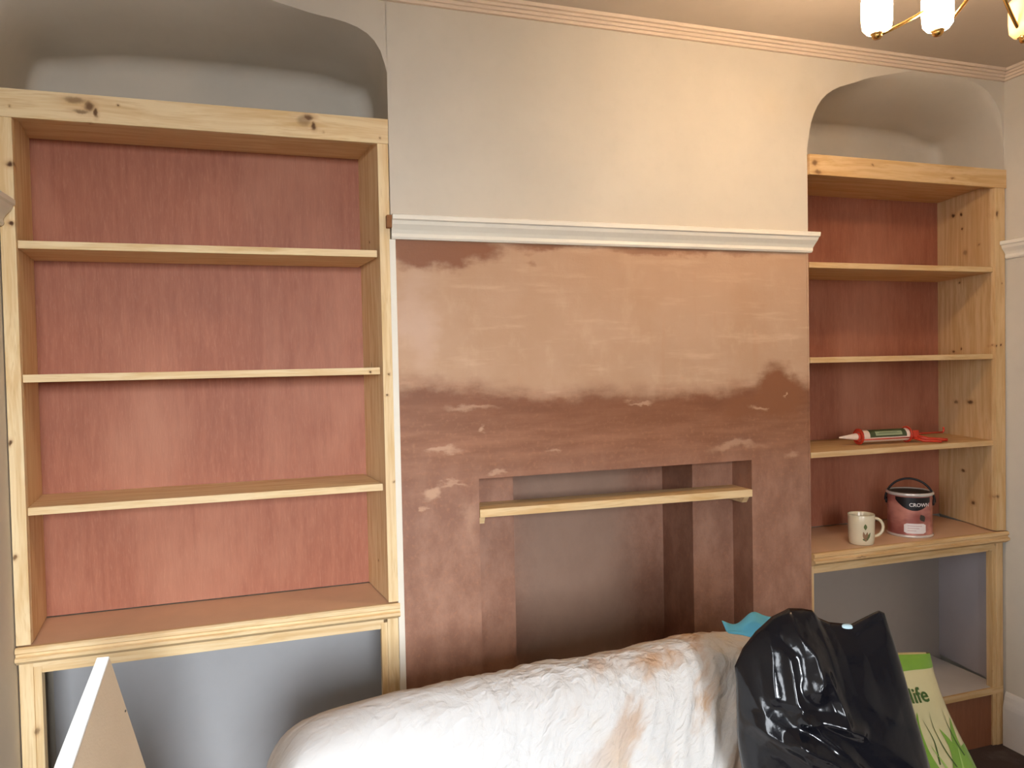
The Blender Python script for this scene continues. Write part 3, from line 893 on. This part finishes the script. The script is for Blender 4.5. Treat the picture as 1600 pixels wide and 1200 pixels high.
# ------------------------------------------------------------------ black bin bag
t = NT('glossy_black_polythene'); p = t.objc()
nn = t.noise(p, 16, 3, .5).outputs['Fac']; n2 = t.noise(p, 60, 2).outputs['Fac']
t.bump(t.math('ADD', nn, t.math('MULTIPLY', n2, .15)), .005, .5)
BIN = t.fin((.005, .005, .007, 1), .15, 0, .42)
RH = Vector((.9512, -.3086, 0)).normalized(); FH = Vector((.3086, .9512, 0)).normalized()
BD = 1.5
bag_o = Vector((CAM_C.x, CAM_C.y, 0))+FH*BD
def wpt(a, b_, z): return bag_o+RH*a+FH*b_+Vector((0, 0, z))
def az(u, v):
    q = at(u, v, d=BD); w_ = q-bag_o
    return (w_.dot(RH), q.z)
TOP = [az(*q) for q in ((1153, 1052), (1166, 1022), (1186, 996), (1212, 972), (1238, 958), (1262, 959), (1278, 962), (1288, 974), (1305, 981), (1340, 984), (1362, 973), (1385, 962), (1394, 966))]
def lin(T, x):
    if x <= T[0][0]: return T[0][1]
    for (a, b_), (c, d) in zip(T[:-1], T[1:]):
        if x <= c: return b_+(d-b_)*(x-a)/(c-a)
    return T[-1][1]
aL0, aR0 = az(1166, 1200)[0], az(1456, 1200)[0]
aLt, aRt = TOP[0][0], TOP[-1][0]
zRef = az(1300, 1200)[1]
Z0 = .458
def seg(p, a, b_):
    """signed offset and parameter of p relative to segment a-b"""
    d = Vector(b_)-Vector(a); L = d.length; d /= L; w_ = Vector(p)-Vector(a)
    t_ = w_.dot(d)/L; return (w_.x*d.y-w_.y*d.x), t_, L
# creases of the front face: polyline in pixels, height, width
CREASE = [([(1236, 962), (1244, 990), (1262, 1012), (1267, 1050), (1262, 1060)], .020, .020),
          ([(1225, 1020), (1230, 1080), (1242, 1104)], .012, .018),
          ([(1242, 1104), (1290, 1108), (1325, 1122)], .012, .012),
          ([(1242, 1104), (1300, 1150), (1338, 1188)], .010, .010),
          ([(1175, 1128), (1230, 1150), (1262, 1186), (1310, 1192)], .016, .020),
          ([(1228, 1136), (1280, 1160), (1316, 1184)], .020, .016),
          ([(1204, 990), (1203, 1080)], .006, .012),
          ([(1285, 980), (1345, 1000), (1385, 975)], -.012, .020),
          ([(1278, 1040), (1296, 1085), (1302, 1105)], .009, .009),
          ([(1400, 1000), (1425, 1080), (1450, 1190)], .010, .025),
          ([(1290, 1110), (1370, 1150), (1440, 1200)], .008, .03),
          ([(1160, 1060), (1190, 1110), (1250, 1140)], .010, .025)]
CR = [([az(*q) for q in pl], h, w_) for pl, h, w_ in CREASE]
def crease(x, z):
    s_ = 0
    for pl, h, w_ in CR:
        best = 9
        for a, b_ in zip(pl[:-1], pl[1:]):
            o, t_, L = seg((x, z), a, b_)
            t_ = min(1, max(0, t_)); q = Vector(a).lerp(Vector(b_), t_)
            best = min(best, (Vector((x, z))-q).length)
        k = max(0, 1-best/w_/1.6)
        s_ += h*k**1.3
    return s_
def bagpt(u, v, side):
    f = v
    # left and right silhouettes by height
    l0 = aL0+(aL0-aLt)*0; 
    zt0, zt1 = TOP[0][1], TOP[-1][1]
    zl = Z0+(zt0-Z0)*v; zr = Z0+(zt1-Z0)*v
    L = aLt+(aL0-aLt)*min(1.25, max(0, (zt0-zl)/(zt0-zRef)))+.004*math.sin(zl*23)
    Rr = aRt+(aR0-aRt)*min(1.30, max(0, (zt1-zr)/(zt1-zRef)))**.92
    xt = aLt+(aRt-aLt)*u
    zt = lin(TOP, xt)
    x = L+(Rr-L)*u
    z = Z0+(zt-Z0)*v
    e = max(0, 1-abs(2*u-1)**2.3)**.55
    g = max(0, 1-v**2.2)**.62*min(1, (v/.05))**.5 if v > 0 else 0
    th = (.115 if side > 0 else .055)*e*g
    q = Vector((x*4, z*3.2, side*7.0))
    n_ = .014*(1-2*abs(noise.noise(q)))+.0045*(1-2*abs(noise.noise(q*3.1)))
    n_ += .007*(1-2*abs(noise.noise(Vector(((z*.9+x*.6)*11, (x-z)*3, side)))))
    h = (n_-.010)*min(1, e*1.2)*min(1, g*1.3+.15)
    if side > 0: h += crease(x, z)*min(1, e*1.6)*min(1, g*1.5+.35)
    h *= min(1, v*20)
    return wpt(x, -side*(th+h)+.02*v, z)
NU, NV = 150, 150
V, F = grid2(1, 1, NU, NV, lambda u, v: bagpt(u, v, 1))
V2, F2 = grid2(1, 1, NU, NV, lambda u, v: bagpt(u, v, -1))
m_ = len(V)
for j_ in range(NV+1):
    for i_ in range(NU+1):
        if i_ in (0, NU) or j_ in (0, NV):
            k_ = j_*(NU+1)+i_; mdl = (V[k_]+V2[k_])/2; V[k_] = mdl; V2[k_] = mdl.copy()
bag = mesh('bin_bag', V+V2, F+[tuple(x+m_ for x in f) for f in F2], BIN, smooth=True, loc=tuple(wpt(.66, 0, .44)))
bm = bmesh.new(); bm.from_mesh(bag.data); bmesh.ops.remove_doubles(bm, verts=bm.verts, dist=.0002); bmesh.ops.recalc_face_normals(bm, faces=bm.faces)
bm.to_mesh(bag.data); bm.free()
for p_ in bag.data.polygons: p_.use_smooth = True
setp(bag, 'creased glossy black plastic bin bag standing on the draped dust sheet', 'bin bag')

# ------------------------------------------------------------------ blue cloths by the bag
BLUE = plain('sky_blue_cloth', srgb(104, 196, 232), .7, var=.12, nscale=25); PBLUE = plain('pale_blue_plastic', srgb(178, 206, 216), .4)
def sheetlet(name, poly, mat, label, thick, n=16, amp=.008, loc=None, bulge=.02):
    """crumpled patch: poly gives 4 world corners"""
    a, b_, c, d = [Vector(q) for q in poly]
    nrm = (b_-a).cross(d-a).normalized()
    V = []
    for j in range(n+1):
        for i in range(n+1):
            u, v = i/n, j/n
            p = a.lerp(b_, u).lerp(d.lerp(c, u), v)
            h = amp*noise.noise(p*30)+bulge*math.sin(math.pi*u)*math.sin(math.pi*v)
            V.append(p+nrm*h)
    m_ = (n+1)**2
    F = []
    for j in range(n):
        for i in range(n): q = j*(n+1)+i; F.append((q, q+1, q+n+2, q+n+1))
    V2 = V+[v-nrm*thick for v in V]
    F2 = F+[tuple(x+m_ for x in f[::-1]) for f in F]
    bd = [i for i in range(n+1)]+[(n+1)*j+n for j in range(1, n+1)]+[(n+1)*n+i for i in range(n-1, -1, -1)]+[(n+1)*j for j in range(n-1, 0, -1)]
    for q in range(len(bd)): x, y = bd[q], bd[(q+1) % len(bd)]; F2.append((x, y, y+m_, x+m_))
    o = mesh(name, V2, F2, mat, smooth=True, loc=loc)
    return setp(o, label, 'cloth')
dd = 1.62
bl = sheetlet('cleaning_cloth', [at(1128, 969, d=1.78), at(1138, 988, d=1.74), at(1215, 1004, d=1.70), at(1205, 966, d=1.76)], BLUE,
              'sky-blue cloth poking up on the dust sheet left of the bin bag', .003, 18, .006, bulge=.012, loc=tuple(at(1170, 990, d=1.74)))
# raised corner of that cloth as in the photo
me = bl.data
bm = bmesh.new(); bm.from_mesh(me); bm.verts.ensure_lookup_table()
mi = bl.matrix_world
for v in bm.verts:
    w_ = Vector(v.co)+bl.location
    u_ = (w_-CAM_C).dot(_r)/(w_-CAM_C).dot(_f)*FPX+800
    s_ = math.exp(-((u_-1178)/16)**2); s2_ = math.exp(-((u_-1148)/14)**2)
    vv = 600-(w_-CAM_C).dot(_u)/(w_-CAM_C).dot(_f)*FPX
    if vv < 985:
        v.co.z += .018*s_-.008*s2_
bm.to_mesh(me); bm.free()
pb = sheetlet('plastic_wrapper', [at(1296, 990, d=1.52), at(1345, 990, d=1.52), at(1336, 974, d=1.54), at(1306, 974, d=1.54)], PBLUE,
         'scrap of pale blue plastic showing in the mouth of the bin bag', .003, 10, .003, bulge=.01, loc=tuple(at(1320, 985, d=1.52)))
pb['category'] = 'wrapper'

# ------------------------------------------------------------------ compost bag leaning beside the sofa
t = NT('cream_printed_polythene'); p = t.objc(); n_ = t.noise(p, 22, 3).outputs['Fac']; nb = t.noise(p, 9, 3, .5).outputs['Fac']
t.bump(nb, .02, .5)
COMP = t.fin(t.mix(n_, srgb(198, 184, 138), srgb(188, 172, 126)), .38, 0, .45)
CG = plain('leaf_green_print', srgb(112, 146, 52), .35, var=.2, nscale=18); CGD = plain('dark_green_print', srgb(62, 84, 36), .4)
CGL = plain('light_green_print', srgb(150, 176, 88), .35, var=.15)
# frame: bottom-right corner of the bag to its top-right corner along the lean
cT = at(1455, 1018, d=1.90); cM = at(1520, 1200, d=1.90)
upv = (cT-cM).normalized()
hgt = cT.z/upv.z
cB = cT-upv*hgt
acr = -RH                                # to the left
acr = (acr-upv*acr.dot(upv)).normalized()
thk = upv.cross(acr).normalized()
if thk.dot(CAM_C-cT) < 0: thk = -thk     # towards the camera
WB = .30
def comp(u, v, side=1, eps=0.):
    """u 0 right .. 1 left, v 0 bottom .. 1 top"""
    e = (max(0, 1-abs(2*u-1)**2.6))**.6
    g = (max(0, 1-abs(2*v-1)**5))**.6
    th = .058*e*g
    w = .010*noise.noise(Vector((u*3, v*7, side*3)))+.004*noise.noise(Vector((u*9, v*16, side*3)))
    sh = .012*math.sin(v*9)*(1 if u < .5 else 0)*(1-2*u if u < .5 else 0)
    pt = cB+upv*(hgt*v+WB*u*.33*v)+acr*(WB*u+sh)+thk*side*(th+w*e*g+eps)
    pt -= thk*.05*0
    pt.z = max(pt.z, .004)
    return pt
def strip(name, f, nu, nv, mat, par, smooth=True):
    V, F = grid2(1, 1, nu, nv, f)
    return mesh(name, V, F, mat, par, smooth)
cbag = empty('compost_bag', tuple((cB+acr*WB/2)*1.0), 'cream plastic sack with green leaf print leaning behind the black bin bag', 'sack')
cbag.location.z = 0
V, F = grid2(1, 1, 30, 70, lambda u, v: comp(u, v, 1))
V2, F2 = grid2(1, 1, 30, 70, lambda u, v: comp(u, v, -1))
mV = len(V)
FF = F+[tuple(x+mV for x in f) for f in F2]
bm_o = mesh('sack', V+V2, FF, COMP, cbag, smooth=True)
bm = bmesh.new(); bm.from_mesh(bm_o.data); bmesh.ops.remove_doubles(bm, verts=bm.verts, dist=.0008); bmesh.ops.recalc_face_normals(bm, faces=bm.faces)
bm.to_mesh(bm_o.data); bm.free()
for p_ in bm_o.data.polygons: p_.use_smooth = True
E_ = .0014
strip('printed_band', lambda u, v: comp(u, .955+.042*v+.004*math.sin(u*9)*(1-v), 1, E_), 30, 4, CG, cbag)
strip('printed_band', lambda u, v: comp(u, .0+(.66+.08*noise.noise(Vector((u*6, 1.3, 0))))*v, 1, E_), 30, 20, CG, cbag)
def blade(u0, v0, u1, v1, w, bend, mat, eps):
    def f(s, tt):
        uu = u0+(u1-u0)*tt+bend*math.sin(math.pi*tt); vv = v0+(v1-v0)*tt
        return comp(min(.999, max(.001, uu+(s-.5)*w*(1-tt)**.7)), vv, 1, eps)
    return strip('printed_leaf', f, 3, 18, mat, cbag)
for a in [tuple((q+.40 if i in (1, 3) else q) if not (i == 3) else q+.28 for i, q in enumerate(r_)) for r_ in ((.10, .24, .04, .52, .12, .04, CG), (.22, .24, .20, .50, .10, -.05, CG), (.36, .22, .34, .56, .10, .05, CG), (.50, .25, .55, .52, .12, -.04, CG), (.70, .24, .66, .55, .10, .05, CG), (.88, .24, .92, .5, .10, .0, CG))]:
    blade(*a[:6], a[6], E_*1.3)
for a in ((.14, .46, .10, .72, .05, .05), (.30, .44, .34, .74, .05, -.06), (.44, .46, .40, .72, .05, .04), (.62, .44, .66, .70, .05, .05)):
    blade(*a, CGL, E_*2)
for a in ((.20, .66, .23, .84, .012, .03), (.33, .68, .32, .82, .012, -.03), (.08, .68, .09, .84, .012, .02)):
    blade(*a, CGD, E_*2)
tv, tf = text_verts("life", 1.0, True)
wx = max(x for x, y in tv); sc = .052/wx; U0 = .355
V = [comp(U0-(x*sc)/WB, (.868+(y*sc*1.15)/hgt), 1, E_*2.2) for x, y in tv]
mesh('lettering', V, tf, CGD, cbag)
tv, tf = text_verts("r", 1.0, True)
V = [comp(U0+(.034-x*sc)/WB, (.868+(y*sc*1.15)/hgt), 1, E_*2.2) for x, y in tv]
mesh('lettering', V, tf, CGD, cbag)

# ------------------------------------------------------------------ leaning board in the left foreground
t = NT('tan_mdf_face'); p = t.objc(); n_ = t.noise(p, 14, 4).outputs['Fac']; nf = t.noise(p, 220, 3).outputs['Fac']
c = t.mix(n_, srgb(204, 184, 158), srgb(190, 168, 142)); t.bump(nf, .0004); MDFF = t.fin(c, .7, 0, .2)
WHT = plain('bright_white_edge_paint', srgb(250, 250, 248), .5, var=.01)
A = at(171, 1027, d=1.40); Nn = Vector((.955, -.28, .07)).normalized()
def onpl(u, v):
    q = _f+_r*((u-800)/FPX)-_u*((v-600)/FPX); return CAM_C+q*((A-CAM_C).dot(Nn)/q.dot(Nn))
Bp, Cp = onpl(113, 1200), onpl(228, 1200)
dB, dC = (Bp-A).normalized(), (Cp-A).normalized()
Bf, Cf = A+dB*(A.z/-dB.z), A+dC*(A.z/-dC.z)
A2 = A+(dC+dB*0)*.0
board = empty('board', tuple((Bf+Cf)/2), 'pointed tan board with a bright white edge standing in front of the left bookcase', 'board')
board.location.z = 0
T0, T1 = .0245, .048
V = [A, Bf, Cf, A-Nn*.020, Bf-Nn*.042+Vector((0, 0, 0)), Cf-Nn*T0]
V[4].x = max(V[4].x, XL+.024)
mesh('panel', V, [(0, 1, 2), (3, 5, 4), (0, 2, 5, 3), (1, 4, 5, 2), (0, 3, 4, 1)], MDFF, board)
# white-painted long edge, as a strip that is slightly proud, with a kink near its top
ed = (dB.cross(Nn)).normalized()
if ed.dot(CAM_C-A) < 0: ed = -ed
Lb = (Bf-A).length
V = []
for s, w_ in ((0, .022), (.06, .026), (.12, .030), (.25, .034), (.6, .040), (1, .045)):
    q = A+(Bf-A)*s
    for k in (0, 1):
        V += [q-Nn*w_*k+ed*.003, q-Nn*w_*k-ed*.002]
F = []
for i in range(5):
    a = i*4; b_ = a+4
    F += [(a, a+2, b_+2, b_), (a+1, b_+1, b_+3, a+3), (a, b_, b_+1, a+1), (a+2, a+3, b_+3, b_+2)]
F += [(0, 1, 3, 2), (20, 22, 23, 21)]
for v in V: v.z = max(v.z, 0); v.x = max(v.x, XL+.021)
eo = mesh('edge_strip', V, F, WHT, board); eo['label'] = 'bright white painted edge'
q = onpl(196, 1111)
lathe('screw_hole', [(0, .0004), (.0022, .0004), (.0026, .0)], q, DARKP, board, 12, axis=Nn)
